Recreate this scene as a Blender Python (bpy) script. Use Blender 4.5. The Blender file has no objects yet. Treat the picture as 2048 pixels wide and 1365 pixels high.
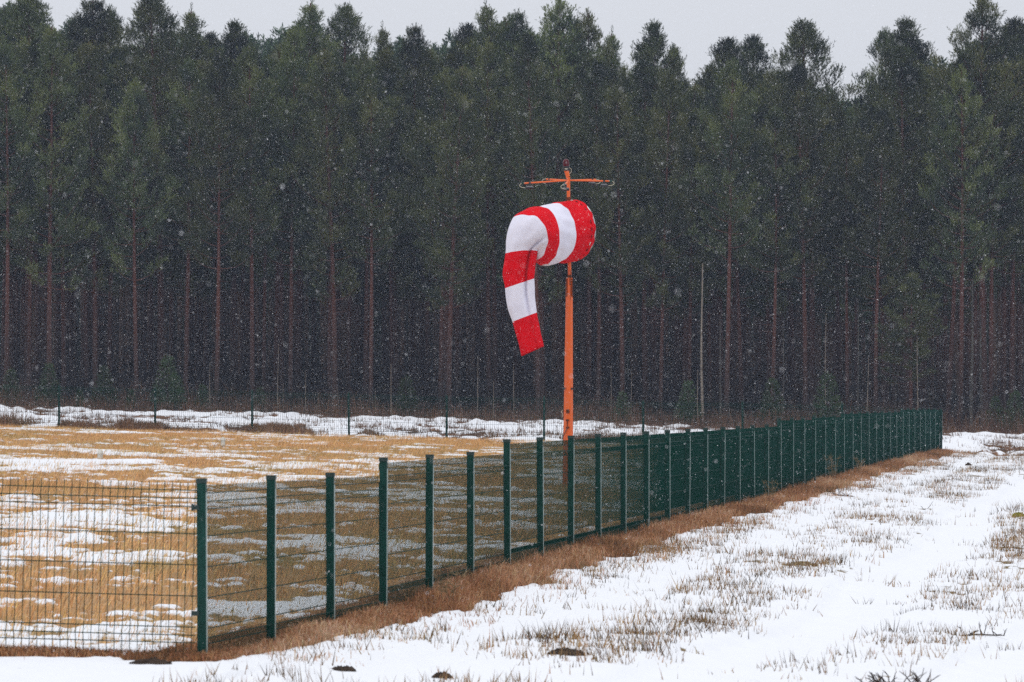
import bpy, math, random
import numpy as np
from mathutils import Vector, Matrix
R = math.radians
random.seed(5)
rng = np.random.default_rng(11)
scene = bpy.context.scene
COL = scene.collection

# ------------------------------------------------------------------ camera
F = 10270.0          # focal length in pixels of the 2048 wide photograph
HC = 1.7             # camera height
HORY = 791.0         # horizon row of the photograph
cam_d = bpy.data.cameras.new('camera')
cam_d.lens = F / 2048 * 36
cam_d.sensor_width = 36
cam_d.clip_start = 0.5
cam_d.clip_end = 6000
cam_d.dof.use_dof = True
cam_d.dof.focus_distance = 80
cam_d.dof.aperture_fstop = 11
cam = bpy.data.objects.new('camera', cam_d)
COL.objects.link(cam)
cam.location = (0, 0, HC)
cam.rotation_euler = (R(90) + math.atan((HORY - 682.5) / F), 0, 0)
scene.camera = cam

# ------------------------------------------------------------------ world, sun, exposure
SUN_EL, SUN_AZ = R(66), R(200)
w = bpy.data.worlds.new("World"); scene.world = w; w.use_nodes = True
nt = w.node_tree; nt.nodes.clear()
out = nt.nodes.new('ShaderNodeOutputWorld')
bg = nt.nodes.new('ShaderNodeBackground'); bg.inputs[1].default_value = 0.115
sky = nt.nodes.new('ShaderNodeTexSky'); sky.sky_type = 'NISHITA'
sky.sun_disc = False
sky.sun_elevation = SUN_EL; sky.sun_rotation = SUN_AZ
sky.air_density = 1.6; sky.dust_density = 4.0; sky.ozone_density = 1.0
hs = nt.nodes.new('ShaderNodeHueSaturation')
hs.inputs['Saturation'].default_value = 0.13
nt.links.new(sky.outputs[0], hs.inputs['Color'])
tint = nt.nodes.new('ShaderNodeMix'); tint.data_type = 'RGBA'; tint.blend_type = 'MULTIPLY'
tint.inputs[0].default_value = 1.0
tint.inputs[7].default_value = (0.96, 0.98, 1.04, 1)
nt.links.new(hs.outputs[0], tint.inputs[6])
ov = nt.nodes.new('ShaderNodeMix'); ov.data_type = 'RGBA'; ov.inputs[0].default_value = 0.85   # closed cloud cover over the clear sky
ov.inputs[7].default_value = (7.0, 7.25, 7.8, 1)
nt.links.new(tint.outputs[2], ov.inputs[6]); nt.links.new(ov.outputs[2], bg.inputs[0])
nt.links.new(bg.outputs[0], out.inputs[0])
sl = bpy.data.lights.new('sun', 'SUN'); sl.energy = 1.2; sl.angle = R(35); sl.color = (1.0, 0.98, 0.96)
so = bpy.data.objects.new('sun', sl); COL.objects.link(so)
sd = Vector((math.sin(SUN_AZ) * math.cos(SUN_EL), math.cos(SUN_AZ) * math.cos(SUN_EL), math.sin(SUN_EL)))
so.rotation_euler = sd.to_track_quat('Z', 'Y').to_euler(); so.location = (0, -10, 30)
scene.view_settings.view_transform = 'Standard'
scene.view_settings.look = 'None'
scene.view_settings.exposure = 0.0
scene.view_settings.gamma = 1.0
scene.cycles.max_bounces = 6
scene.cycles.diffuse_bounces = 3
scene.cycles.volume_bounces = 0
scene.cycles.use_adaptive_sampling = False
scene.cycles.use_denoising = False

# ------------------------------------------------------------------ helpers
def wp(x, y, D):
    """photo pixel and distance -> world point"""
    return ((x - 1024) * D / F, D, HC - (y - HORY) * D / F)

def smooth(a, b, x):
    t = np.clip((x - a) / (b - a), 0, 1)
    return t * t * (3 - 2 * t)

def _h(ix, iy, s):
    n = (ix.astype(np.int64) * 374761393 + iy.astype(np.int64) * 668265263 + s * 974634777) & 0xffffffff
    n = ((n ^ (n >> 13)) * 1274126177) & 0xffffffff
    n = (n ^ (n >> 16)) & 0xffff
    return n / 65535.0

def vnoise(x, y, s=0):
    x = np.asarray(x, float); y = np.asarray(y, float)
    ix = np.floor(x); iy = np.floor(y); fx = x - ix; fy = y - iy
    ix = ix.astype(np.int64); iy = iy.astype(np.int64)
    fx = fx * fx * (3 - 2 * fx); fy = fy * fy * (3 - 2 * fy)
    a = _h(ix, iy, s); b = _h(ix + 1, iy, s); c = _h(ix, iy + 1, s); d = _h(ix + 1, iy + 1, s)
    return (a * (1 - fx) + b * fx) * (1 - fy) + (c * (1 - fx) + d * fx) * fy

def fbm(x, y, s=0, o=4):
    t = 0; a = .5; n = 0
    for k in range(o):
        t = t + a * vnoise(x * 2 ** k, y * 2 ** k, s + k * 17); n += a; a *= .55
    return t / n

def link(o, parent=None):
    COL.objects.link(o)
    if parent is not None: o.parent = parent
    return o

def mesh_np(name, V, Fa, mat, parent=None, col=None, smooth_=False, loc=None, fmat=None, attrs=None):
    """V (n,3), Fa (m,k) all of k corners, or list of such arrays"""
    V = np.asarray(V, np.float32)
    fl = Fa if isinstance(Fa, list) else [Fa]
    fl = [np.asarray(f, np.int32) for f in fl if len(f)]
    me = bpy.data.meshes.new(name)
    loops = np.concatenate([f.ravel() for f in fl])
    sizes = np.concatenate([np.full(len(f), f.shape[1], np.int32) for f in fl])
    starts = np.concatenate([[0], np.cumsum(sizes)[:-1]]).astype(np.int32)
    me.vertices.add(len(V)); me.vertices.foreach_set('co', V.ravel())
    me.loops.add(len(loops)); me.loops.foreach_set('vertex_index', loops)
    me.polygons.add(len(sizes)); me.polygons.foreach_set('loop_start', starts)
    try: me.polygons.foreach_set('loop_total', sizes)
    except Exception: pass
    if fmat is not None: me.polygons.foreach_set('material_index', np.asarray(fmat, np.int32))
    me.update(calc_edges=True)
    if smooth_: me.polygons.foreach_set('use_smooth', np.ones(len(sizes), bool))
    else: me.polygons.foreach_set('use_smooth', np.zeros(len(sizes), bool))
    if col is not None:
        a = me.color_attributes.new('tint', 'FLOAT_COLOR', 'POINT')
        c = np.ones((len(V), 4), np.float32); c[:, :3] = col
        a.data.foreach_set('color', c.ravel())
    if attrs:
        for k, v in attrs.items():
            a = me.attributes.new(k, 'FLOAT', 'POINT'); a.data.foreach_set('value', np.asarray(v, np.float32))
    for m in (mat if isinstance(mat, (list, tuple)) else [mat]): me.materials.append(m)
    o = bpy.data.objects.new(name, me)
    if loc is not None: o.location = loc
    return link(o, parent)

class MB:
    """collects boxes and tubes, builds ONE mesh object"""
    def __init__(s): s.v = []; s.f = []; s.n = 0
    def add(s, v, f):
        s.v.append(np.asarray(v, float)); s.f += [tuple(i + s.n for i in q) for q in f]; s.n += len(v)
    def box(s, c, d, rot=None):
        x, y, z = [q / 2 for q in d]
        v = np.array([(a, b, e) for a in (-x, x) for b in (-y, y) for e in (-z, z)])
        if rot is not None: v = v @ np.array(rot.to_3x3()).T
        s.add(v + np.array(c), [(0, 1, 3, 2), (4, 6, 7, 5), (0, 4, 5, 1), (2, 3, 7, 6), (0, 2, 6, 4), (1, 5, 7, 3)])
    def cbox(s, c, d, b):
        """box with chamfered vertical edges"""
        x, y, z = [q / 2 for q in d]
        ring = [(-x + b, -y), (x - b, -y), (x, -y + b), (x, y - b), (x - b, y), (-x + b, y), (-x, y - b), (-x, -y + b)]
        v = [(p[0] + c[0], p[1] + c[1], c[2] + h) for h in (-z, z) for p in ring]
        f = [(i, (i + 1) % 8, 8 + (i + 1) % 8, 8 + i) for i in range(8)]
        f += [tuple(range(7, -1, -1)), tuple(range(8, 16))]
        s.add(v, f)
    def tube(s, pts, r, n=6, cap=True):
        pts = [Vector(p) for p in pts]; m = len(pts)
        rr = r if isinstance(r, (list, tuple, np.ndarray)) else [r] * m
        v = []; up = None
        for i, p in enumerate(pts):
            t = (pts[min(i + 1, m - 1)] - pts[max(i - 1, 0)]).normalized()
            if up is None:
                up = t.orthogonal().normalized()
            up = (up - t * up.dot(t)).normalized(); b = t.cross(up)
            for k in range(n):
                a = 2 * math.pi * k / n
                v.append(p + (up * math.cos(a) + b * math.sin(a)) * rr[i])
        f = [(i * n + k, i * n + (k + 1) % n, (i + 1) * n + (k + 1) % n, (i + 1) * n + k) for i in range(m - 1) for k in range(n)]
        if cap: f += [tuple(range(n - 1, -1, -1)), tuple((m - 1) * n + k for k in range(n))]
        s.add([tuple(q) for q in v], f)
    def build(s, name, mat, parent=None, smooth_=False, loc=None):
        me = bpy.data.meshes.new(name)
        me.from_pydata(np.concatenate(s.v).tolist(), [], s.f)
        me.materials.append(mat)
        me.polygons.foreach_set('use_smooth', np.full(len(me.polygons), smooth_))
        if smooth_: 
            try: me.set_sharp_from_angle(angle=R(40))
            except Exception: pass
        me.update()
        o = bpy.data.objects.new(name, me)
        if loc is not None: o.location = loc
        return link(o, parent)

def thing(name, label, cat, loc=(0, 0, 0), rotz=0, group=None):
    o = bpy.data.objects.new(name, None); COL.objects.link(o)
    o.empty_display_size = .2
    o.location = loc; o.rotation_euler = (0, 0, rotz); o['label'] = label; o['category'] = cat
    if group: o['group'] = group
    return o

def tag(o, label=None, cat=None, group=None, kind=None):
    if label: o['label'] = label
    if cat: o['category'] = cat
    if group: o['group'] = group
    if kind: o['kind'] = kind
    return o

def mat(name, col, rough=.8, spec=.3, noise=None, metal=0, coat=0, bump=0, attr=False, trans=0):
    """noise = (scale, colour2, contrast lo, hi, (sx,sy,sz))"""
    m = bpy.data.materials.new(name); m.use_nodes = True
    n = m.node_tree; b = n.nodes['Principled BSDF']
    b.inputs['Roughness'].default_value = rough
    b.inputs['Specular IOR Level'].default_value = spec
    b.inputs['Metallic'].default_value = metal
    b.inputs['Coat Weight'].default_value = coat
    b.inputs['Base Color'].default_value = (*col, 1)
    src = None
    if attr:
        a = n.nodes.new('ShaderNodeAttribute'); a.attribute_name = 'tint'; src = a.outputs['Color']
    if noise:
        sc, c2, lo, hi, st = noise
        tc = n.nodes.new('ShaderNodeTexCoord'); mp = n.nodes.new('ShaderNodeMapping')
        mp.inputs['Scale'].default_value = st
        nz = n.nodes.new('ShaderNodeTexNoise'); nz.inputs['Scale'].default_value = sc; nz.inputs['Detail'].default_value = 5
        mr = n.nodes.new('ShaderNodeMapRange'); mr.inputs[1].default_value = lo; mr.inputs[2].default_value = hi
        mx = n.nodes.new('ShaderNodeMix'); mx.data_type = 'RGBA'
        n.links.new(tc.outputs['Object'], mp.inputs[0]); n.links.new(mp.outputs[0], nz.inputs['Vector'])
        n.links.new(nz.outputs['Fac'], mr.inputs[0]); n.links.new(mr.outputs[0], mx.inputs[0])
        if src: n.links.new(src, mx.inputs[6])
        else: mx.inputs[6].default_value = (*col, 1)
        mx.inputs[7].default_value = (*c2, 1)
        src = mx.outputs[2]
        if bump:
            bp = n.nodes.new('ShaderNodeBump'); bp.inputs['Strength'].default_value = bump; bp.inputs['Distance'].default_value = .02
            n.links.new(nz.outputs['Fac'], bp.inputs['Height']); n.links.new(bp.outputs[0], b.inputs['Normal'])
    if src: n.links.new(src, b.inputs['Base Color'])
    if trans:
        t = n.nodes.new('ShaderNodeBsdfTranslucent'); ms = n.nodes.new('ShaderNodeMixShader')
        ms.inputs[0].default_value = trans
        if src: n.links.new(src, t.inputs[0])
        else: t.inputs[0].default_value = (*col, 1)
        n.links.new(b.outputs[0], ms.inputs[1]); n.links.new(t.outputs[0], ms.inputs[2])
        n.links.new(ms.outputs[0], n.nodes['Material Output'].inputs['Surface'])
    return m

M = dict(
    green=mat('green powder coat', (.0008, .030, .022), .42, .2, (30, (.002, .046, .035), .4, .7, (1, 1, .3))),
    wire=mat('green coated wire', (.0012, .034, .025), .7, .08),
    strip=mat('pale edge highlight', (.26, .34, .32), .4, .4),  # pale tone painting the light caught on the posts' outer face
    cap=mat('black plastic cap', (.012, .030, .026), .5, .4),
    blade=mat('dry grass', (.5, .3, .1), .85, .1, attr=True, trans=.12),
    needle=mat('pine needles', (.05, .08, .03), .8, .1, attr=True, trans=.08),
    orange=mat('orange paint', (.78, .125, .008), .45, .4, (2.2, (.76, .15, .03), .46, .72, (14, 14, .5)), coat=.1),
    rust=mat('rusty dark steel', (.06, .018, .008), .8, .3, (20, (.15, .04, .012), .4, .6, (1, 1, .3))),
    black=mat('black metal', (.015, .015, .018), .4, .5),
    steel=mat('galvanised steel', (.45, .46, .48), .35, .5, (12, (.25, .25, .26), .4, .7, (1, 1, 1)), metal=.6),
    dsteel=mat('dull grey housing', (.16, .16, .17), .5, .3),
    cable=mat('cream cable', (.45, .42, .33), .6, .3),
    red_cloth=mat('red cloth', (.68, .003, .010), .8, .08, (9, (.58, .004, .01), .4, .7, (1, 1, 1)), bump=.25),
    white_cloth=mat('white cloth', (.76, .75, .86), .8, .08, (7, (.70, .69, .80), .45, .75, (1, 1, 1)), bump=.2),
    lacing=mat('lacing cord', (.7, .68, .66), .7, .2),
    dark_cord=mat('dark lacing cord', (.05, .01, .012), .7, .2),
    concrete=mat('pale concrete', (.62, .60, .54), .9, .2, (14, (.38, .36, .30), .42, .7, (1, 1, 1)), bump=.4),
    birch=mat('birch bark', (.30, .25, .20), .8, .2, (6, (.16, .13, .11), .5, .62, (1, 1, 5))),
    greybark=mat('grey trunk bark', (.105, .095, .082), .9, .1, (5, (.05, .045, .042), .4, .62, (1, 1, .4))),
    twig=mat('dark twig', (.045, .030, .022), .9, .1),
    soil=mat('dark soil', (.028, .020, .016), .95, .1, (30, (.060, .042, .03), .4, .6, (1, 1, 1)), bump=.6),
    moss=mat('yellow green moss', (.12, .13, .01), .95, .1, (40, (.25, .20, .02), .4, .6, (1, 1, 1)), bump=.6),
    flake=mat('snow flake', (.95, .95, .97), .9, .1),
)
# every tree has its own shade of green
nn_ = M['needle'].node_tree; bb = nn_.nodes['Principled BSDF']; oi = nn_.nodes.new('ShaderNodeObjectInfo')
hv = nn_.nodes.new('ShaderNodeHueSaturation'); m1_ = nn_.nodes.new('ShaderNodeMapRange'); m1_.inputs[3].default_value = .85; m1_.inputs[4].default_value = 1.6
m2_ = nn_.nodes.new('ShaderNodeMapRange'); m2_.inputs[3].default_value = .475; m2_.inputs[4].default_value = .515
nn_.links.new(oi.outputs['Random'], m1_.inputs[0]); nn_.links.new(oi.outputs['Random'], m2_.inputs[0])
src_ = bb.inputs['Base Color'].links[0].from_socket
nn_.links.new(m1_.outputs[0], hv.inputs['Value']); nn_.links.new(m2_.outputs[0], hv.inputs['Hue'])
dst_ = [l_.to_socket for l_ in src_.links]
for ts_ in dst_: nn_.links.new(hv.outputs[0], ts_)
nn_.links.new(src_, hv.inputs['Color'])
# red lamp glass
g = mat('red lamp glass', (.075, .002, .006), .22, .25); M['lamp'] = g
# pine bark: grey brown low, orange high (true of the species)
m = bpy.data.materials.new('pine bark'); m.use_nodes = True; n = m.node_tree; b = n.nodes['Principled BSDF']
tc = n.nodes.new('ShaderNodeTexCoord'); sx = n.nodes.new('ShaderNodeSeparateXYZ'); n.links.new(tc.outputs['Object'], sx.inputs[0])
nz = n.nodes.new('ShaderNodeTexNoise'); nz.inputs['Scale'].default_value = 3; nz.inputs['Detail'].default_value = 6
mp = n.nodes.new('ShaderNodeMapping'); mp.inputs['Scale'].default_value = (3, 3, 1)
n.links.new(tc.outputs['Object'], mp.inputs[0]); n.links.new(mp.outputs[0], nz.inputs['Vector'])
ad = n.nodes.new('ShaderNodeMath'); ad.operation = 'MULTIPLY_ADD'; ad.inputs[1].default_value = 5
n.links.new(nz.outputs['Fac'], ad.inputs[0]); n.links.new(sx.outputs['Z'], ad.inputs[2])
cr = n.nodes.new('ShaderNodeMapRange'); cr.inputs[1].default_value = 3.5; cr.inputs[2].default_value = 8.0
n.links.new(ad.outputs[0], cr.inputs[0])
mx = n.nodes.new('ShaderNodeMix'); mx.data_type = 'RGBA'; mx.inputs[6].default_value = (.050, .036, .032, 1); mx.inputs[7].default_value = (.110, .043, .029, 1)
n.links.new(cr.outputs[0], mx.inputs[0]); n.links.new(mx.outputs[2], b.inputs['Base Color']); b.inputs['Roughness'].default_value = .9
b.inputs['Specular IOR Level'].default_value = .15
M['bark'] = m

# ------------------------------------------------------------------ terrain model
K = .075; D0 = 33.0; XA = (405 - 1024) * D0 / F; DX = .324; DY = K * D0
FI = lambda Y: (Y - D0) / DY                       # fence index at distance Y
XF = lambda Y: XA + DX * FI(Y)                     # x of the near fence line
_gy = np.array([0, 25, 33, 40.4, 47.9, 62.7, 80, 94.9, 114.7, 132, 190, 400])
_gz = np.array([-1.71, -1.72, -1.715, -1.755, -1.70, -1.645, -1.615, -1.56, -1.51, -1.50, -1.46, -1.46])
def ground_base(X, Y):
    X = np.asarray(X, float); Y = np.asarray(Y, float)
    g = np.interp(Y, _gy, _gz) + HC
    dx = X - XF(np.clip(Y, 20, 400))
    dx = np.sign(dx) * np.minimum(np.abs(dx), 60)
    return g - .027 * dx

ENDY = 131.3; ENDX = (1882 - 1024) * ENDY / F      # far corner of the fence
def far_y(X):                                      # y of the far fence line at X
    xl = (118 - 1024) * 136 / F
    return 136 + (ENDY - 136) * (X - xl) / (ENDX - xl)

def fields(X, Y):
    """snow amount 0..1, height offset, ground colour"""
    X = np.asarray(X, float); Y = np.asarray(Y, float)
    d = X - XF(Y)                                  # signed distance right of the near fence
    inside = (d < 0) & (Y < far_y(X)) & (Y > 32.6)
    # meadow inside the fence
    n1 = fbm(X * .42 + Y * .05, Y * .20, 3, 3)
    n2 = fbm(X * 1.8, Y * .75, 9, 3)
    n3 = fbm(X * 7, Y * 3.2, 21, 2)
    thr = np.interp(Y, [33, 36, 41, 44, 48, 53, 58, 66, 80, 94, 104, 116, 128, 131.5, 136], [.38, .42, .48, .60, .64, .56, .49, .50, .56, .60, .66, .70, .68, .50, .60])
    n4 = fbm(X * .9 + Y * .12, Y * .60, 33, 4); n5 = fbm(X * 5, Y * 2.2, 37, 3)
    s_in = .47 + (n1 - thr) * 1.25 + (n2 - .5) * 1.0 + (n4 - .5) * 1.9 + (n3 - .5) * 1.0 + (n5 - .5) * .9
    # snow lying in a shallow ditch, wedge shaped, by the markers
    yl = 89.5 + (X + 8.3) * 1.72
    wdt = 1.6 + 0 * X
    ditch = smooth(wdt, wdt * .6, np.abs(Y - yl)) * smooth(-6.2, -6.5, X) * (X > -16)
    yl2 = 103 - (X + 9.0) * .5
    ditch2 = smooth(2.2, 1.0, np.abs(Y - yl2)) * (X < -7.6)
    s_in = np.maximum(s_in, np.maximum(ditch * 1.2, ditch2 * (.35 + n2 * .5)))
    # outside field
    m1 = fbm(X * .9, Y * .28, 41, 3); m2 = fbm(X * 4, Y * 1.6, 47, 3)
    wob = (fbm(Y * .07, Y * 0, 61, 2) - .5) * 1.2
    tr1 = smooth(.50, .28, np.abs(d - 3.35 - wob)); tr2 = smooth(.40, .2, np.abs(d - 5.1 - wob)); tr0 = smooth(.4, .2, np.abs(d - 1.35 - wob * .6)) * .55
    tr = np.maximum(tr1, np.maximum(tr2, tr0))
    s_out = 1.12 - smooth(.50, .75, m1) * .35 - (m2 > .66) * .42 + tr * .4
    # rough strip outside the far fence
    r1 = fbm(X * .45, Y * .22, 71, 4); r2 = fbm(X * 1.3, Y * .6, 77, 3)
    r3 = fbm(X * 3.5, Y * .9, 79, 3)
    s_far = .46 + (r1 - .45) * 1.8 + (r2 - .5) * 2.0 + (r3 - .5) * 1.4
    beyond = smooth(0, 2.5, Y - np.where(d > 0, np.minimum(far_y(X), 133), far_y(X)))
    s = np.where(inside, s_in, s_out)
    s = s * (1 - beyond) + s_far * beyond
    # tall grass verge along the fences
    vw = .43 + (fbm(Y * .45, X * .3, 81, 3) - .5) * .55 + (fbm(Y * 1.6, X * 2.5, 83, 2) - .5) * .35
    vw = vw * np.interp(Y, [33, 38, 46], [.72, .8, 1])
    ver = smooth(vw + .05, vw - .12, d) * smooth(-.55, -.25, d) * (Y > 32.4) * (Y < ENDY + 1.5)
    lv = smooth(.22 + n2 * .3, .08, np.abs(Y - 33.0)) * (d < .1)
    fv = smooth(1.3, .5, np.abs(Y - far_y(X))) * (d < .3) * .6
    verge = np.clip(np.maximum(np.maximum(ver, lv), fv * 0), 0, 1)
    s = s - verge * 1.3 - fv * .5
    forest = smooth(183, 190, Y + (r1 - .5) * 8)
    s = s - forest * 2
    s = np.clip(s, -.3, 1.3)
    # height
    sc = smooth(.35, .75, s)
    h = sc * .035 + (n2 - .5) * .03 * inside + (m2 - .5) * .05 * (~inside) - tr * .055 * (~inside)
    h = h + (m1 - .5) * .10 * (~inside) * (d > .5)
    h = h + ditch * .04 * inside
    h = h + beyond * (1 - forest) * ((r1 - .5) * .55 + (r2 - .5) * .26)
    h = h + verge * .04 * (n2)
    # colour of what is under the snow
    straw = np.array([.45, .275, .135]); strawg = np.array([.32, .235, .105]); brown = np.array([.20, .095, .045]); soil = np.array([.055, .038, .030]); litter = np.array([.035, .022, .018])
    c = straw + (strawg - straw) * smooth(.4, .7, n1 * .5 + n2 * .5)[..., None]
    c = c * (.75 + .4 * n3)[..., None]
    olive = np.array([.17, .125, .06]) * (.7 + .6 * m2)[..., None]
    c = np.where(inside[..., None], c, olive)
    fc = brown * (1 - (r2 > .5))[..., None] + soil * (r2 > .5)[..., None]
    c = c * (1 - beyond)[..., None] + fc * beyond[..., None]
    c = c * (1 - verge)[..., None] + brown * 1.0 * verge[..., None]
    c = c * (1 - forest)[..., None] + litter * forest[..., None]
    return s, h, c

def gz(x, y):
    a, b_, c_ = fields(np.array([x]), np.array([y]))
    return float(ground_base(x, y) + b_[0])

# ground sheet
u_in = np.linspace(-1, 1, 521)
u = np.concatenate([[-40, -12, -5, -2.6, -1.8, -1.35], u_in, [1.35, 1.8, 2.6, 5, 12, 40]])
ys = [26.0]
while ys[-1] < 200: ys.append(ys[-1] + max(.09, ys[-1] ** 1.6 * .00034))
Yr = np.concatenate([[-400, -60, -10, 8, 18, 23], ys, [210, 225, 250, 300, 400, 700, 1500, 4000]])
UU, YY = np.meshgrid(u, Yr)
WW = 2.2 + .125 * np.clip(YY, 20, 4000)
XX = UU * WW
s_, h_, c_ = fields(XX.ravel(), YY.ravel())
ZZ = ground_base(XX.ravel(), YY.ravel()) + h_
V = np.stack([XX.ravel(), YY.ravel(), ZZ], 1)
nr, nc = XX.shape
idx = np.arange(nr * nc).reshape(nr, nc)
FA = np.stack([idx[:-1, :-1], idx[:-1, 1:], idx[1:, 1:], idx[1:, :-1]], -1).reshape(-1, 4)
m = bpy.data.materials.new('snowy meadow'); m.use_nodes = True; n = m.node_tree; b = n.nodes['Principled BSDF']
at = n.nodes.new('ShaderNodeAttribute'); at.attribute_name = 'tint'
sa = n.nodes.new('ShaderNodeAttribute'); sa.attribute_name = 'snow'
tc = n.nodes.new('ShaderNodeTexCoord'); mp = n.nodes.new('ShaderNodeMapping'); mp.inputs['Scale'].default_value = (1, .45, 1)
n.links.new(tc.outputs['Object'], mp.inputs[0])
nz = n.nodes.new('ShaderNodeTexNoise'); nz.inputs['Scale'].default_value = 9; nz.inputs['Detail'].default_value = 6; nz.inputs['Roughness'].default_value = .7
n.links.new(mp.outputs[0], nz.inputs['Vector'])
ma = n.nodes.new('ShaderNodeMath'); ma.operation = 'MULTIPLY_ADD'; ma.inputs[1].default_value = .9
n.links.new(nz.outputs['Fac'], ma.inputs[0]); n.links.new(sa.outputs['Fac'], ma.inputs[2])
mr = n.nodes.new('ShaderNodeMapRange'); mr.interpolation_type = 'SMOOTHSTEP'; mr.inputs[1].default_value = .87; mr.inputs[2].default_value = 1.05
n.links.new(ma.outputs[0], mr.inputs[0])
mul = n.nodes.new('ShaderNodeMix'); mul.data_type = 'RGBA'; mul.blend_type = 'MULTIPLY'; mul.inputs[0].default_value = .7
n.links.new(at.outputs['Color'], mul.inputs[6])
nz2 = n.nodes.new('ShaderNodeTexNoise'); nz2.inputs['Scale'].default_value = 26; nz2.inputs['Detail'].default_value = 4
n.links.new(mp.outputs[0], nz2.inputs['Vector'])
crp = n.nodes.new('ShaderNodeMapRange'); crp.inputs[1].default_value = .3; crp.inputs[2].default_value = .7; crp.inputs[3].default_value = .45; crp.inputs[4].default_value = 1.35
n.links.new(nz2.outputs['Fac'], crp.inputs[0]); n.links.new(crp.outputs[0], mul.inputs[7])
mx = n.nodes.new('ShaderNodeMix'); mx.data_type = 'RGBA'; mx.inputs[7].default_value = (.84, .855, .885, 1)
n.links.new(mr.outputs[0], mx.inputs[0]); n.links.new(mul.outputs[2], mx.inputs[6]); n.links.new(mx.outputs[2], b.inputs['Base Color'])
b.inputs['Roughness'].default_value = .9; b.inputs['Specular IOR Level'].default_value = .15
bp = n.nodes.new('ShaderNodeBump'); bp.inputs['Strength'].default_value = .5; bp.inputs['Distance'].default_value = .03
n.links.new(nz.outputs['Fac'], bp.inputs['Height']); n.links.new(bp.outputs[0], b.inputs['Normal'])
ground = mesh_np('ground', V, FA, m, col=c_, smooth_=True, attrs={'snow': s_})
tag(ground, 'snow dusted meadow with straw coloured grass showing through', kind='structure')

# ------------------------------------------------------------------ grass
def blades(name, P, H, W, lean, ang, C, bend=0.0, mat_=None):
    """P base (n,3); ang = direction of lean; single triangles, or bent strips of 3 triangles"""
    n_ = len(P)
    dirv = np.stack([np.cos(ang), np.sin(ang), np.zeros(n_)], 1)
    fa = rng.uniform(0, math.pi, n_)
    side = np.stack([np.cos(fa), np.sin(fa) * .6, np.zeros(n_)], 1) * (W / 2)[:, None]
    up = np.zeros((n_, 3)); up[:, 2] = H
    tip = P + up + dirv * (H * lean)[:, None]
    if bend == 0:
        V = np.stack([P - side, P + side, tip], 1).reshape(-1, 3)
        Fa = np.arange(n_ * 3).reshape(-1, 3)
        Cc = np.repeat(C, 3, 0)
    else:
        mid = P + up * .62 + dirv * (H * lean * .3)[:, None]
        tip = tip - np.stack([np.zeros(n_), np.zeros(n_), H * lean * bend], 1)
        V = np.stack([P - side, P + side, mid + side * .7, mid - side * .7, tip], 1).reshape(-1, 3)
        b0 = np.arange(n_)[:, None] * 5
        Fa = [b0 + np.array([[0, 1, 2, 3]]), b0 + np.array([[3, 2, 4]])]
        Cc = np.repeat(C, 5, 0)
    return mesh_np(name, V, Fa, mat_ or M['blade'], col=Cc)

def jitter(C, n_, a=.35):
    k = rng.uniform(1 - a, 1 + a, (n_, 1)); h = rng.normal(0, .06, (n_, 3))
    return np.clip(np.asarray(C) * k * (1 + h), 0.004, .95)

def sample_fan(n_, y0, y1, xl, xr, p=1.0):
    Y = y0 + (y1 - y0) * rng.random(n_) ** p
    a = xl(Y); b_ = xr(Y)
    # keep density even: reject by width
    wmax = (b_ - a).max()
    keep = rng.random(n_) < np.clip((b_ - a) / wmax, 0, 1)
    Y = Y[keep]; a = a[keep]; b_ = b_[keep]
    return a + (b_ - a) * rng.random(len(Y)), Y

# straw inside the fence
X, Y = sample_fan(900000, 33.2, 136, lambda y: -.125 * y - .5, lambda y: XF(y) - .1)
k = Y < far_y(X); X = X[k]; Y = Y[k]
s, h, c = fields(X, Y)
nn = fbm(X * 9, Y * 4, 5, 3)
k = (s + nn * .9) < (.88 + .22 * rng.random(len(X)) + .6 * (rng.random(len(X)) < .28))
k &= ~((s > 1.1) & (rng.random(len(X)) < .85))
X, Y, s, h, c, nn = X[k], Y[k], s[k], h[k], c[k], nn[k]
Z = ground_base(X, Y) + h - .01
H = rng.uniform(.03, .10, len(X)) * (.6 + fbm(X * .8, Y * .3, 15, 2) * 1.1)
C = jitter(c * np.array([1.75, 1.62, 1.40]), len(X), .45)
dk = rng.random(len(X)) < .14; C[dk] *= .35
o = blades('meadow_grass', np.stack([X, Y, Z], 1), H, rng.uniform(.004, .010, len(X)), rng.uniform(.1, .9, len(X)), rng.normal(.3, 1.0, len(X)), C)
tag(o, 'short straw coloured grass poking through thin snow inside the fence', 'grass', kind='stuff')

# stubble in the snow outside the fence
X, Y = sample_fan(62000, 27, 186, lambda y: np.maximum(XF(y) + .4, -.125 * y - 1), lambda y: .125 * y + 1)
k = (Y < 150) | (rng.random(len(X)) < .5); X = X[k]; Y = Y[k]
k = ~((X < XF(Y)) & (Y > 32)); X = X[k]; Y = Y[k]
s, h, c = fields(X, Y)
pat = fbm(X * 1.1, Y * .38, 141, 3)
dd_ = X - XF(Y); wb_ = (fbm(Y * .07, Y * 0, 61, 2) - .5) * 1.2
lane = np.maximum(smooth(.62, .40, np.abs(dd_ - 3.35 - wb_)), np.maximum(smooth(.5, .3, np.abs(dd_ - 5.1 - wb_)), smooth(.42, .2, np.abs(dd_ - 1.35 - wb_ * .6)) * .7))
prob = (1 - .86 * lane) * smooth(.28, .56, pat) * np.clip(2.25 - s * 1.65, .0, 1) * np.where(Y > 65, .6, 1.0)
k = rng.random(len(X)) < prob; X, Y = X[k], Y[k]
nb = rng.integers(1, 10, len(X)); big = rng.random(len(X)) < .07; nb[big] *= 4
ci = np.repeat(np.arange(len(X)), nb)
rad = np.where(big, .11, .05)[ci]
bx = X[ci] + rng.normal(0, 1, len(ci)) * rad; by = Y[ci] + rng.normal(0, 1, len(ci)) * rad
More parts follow.
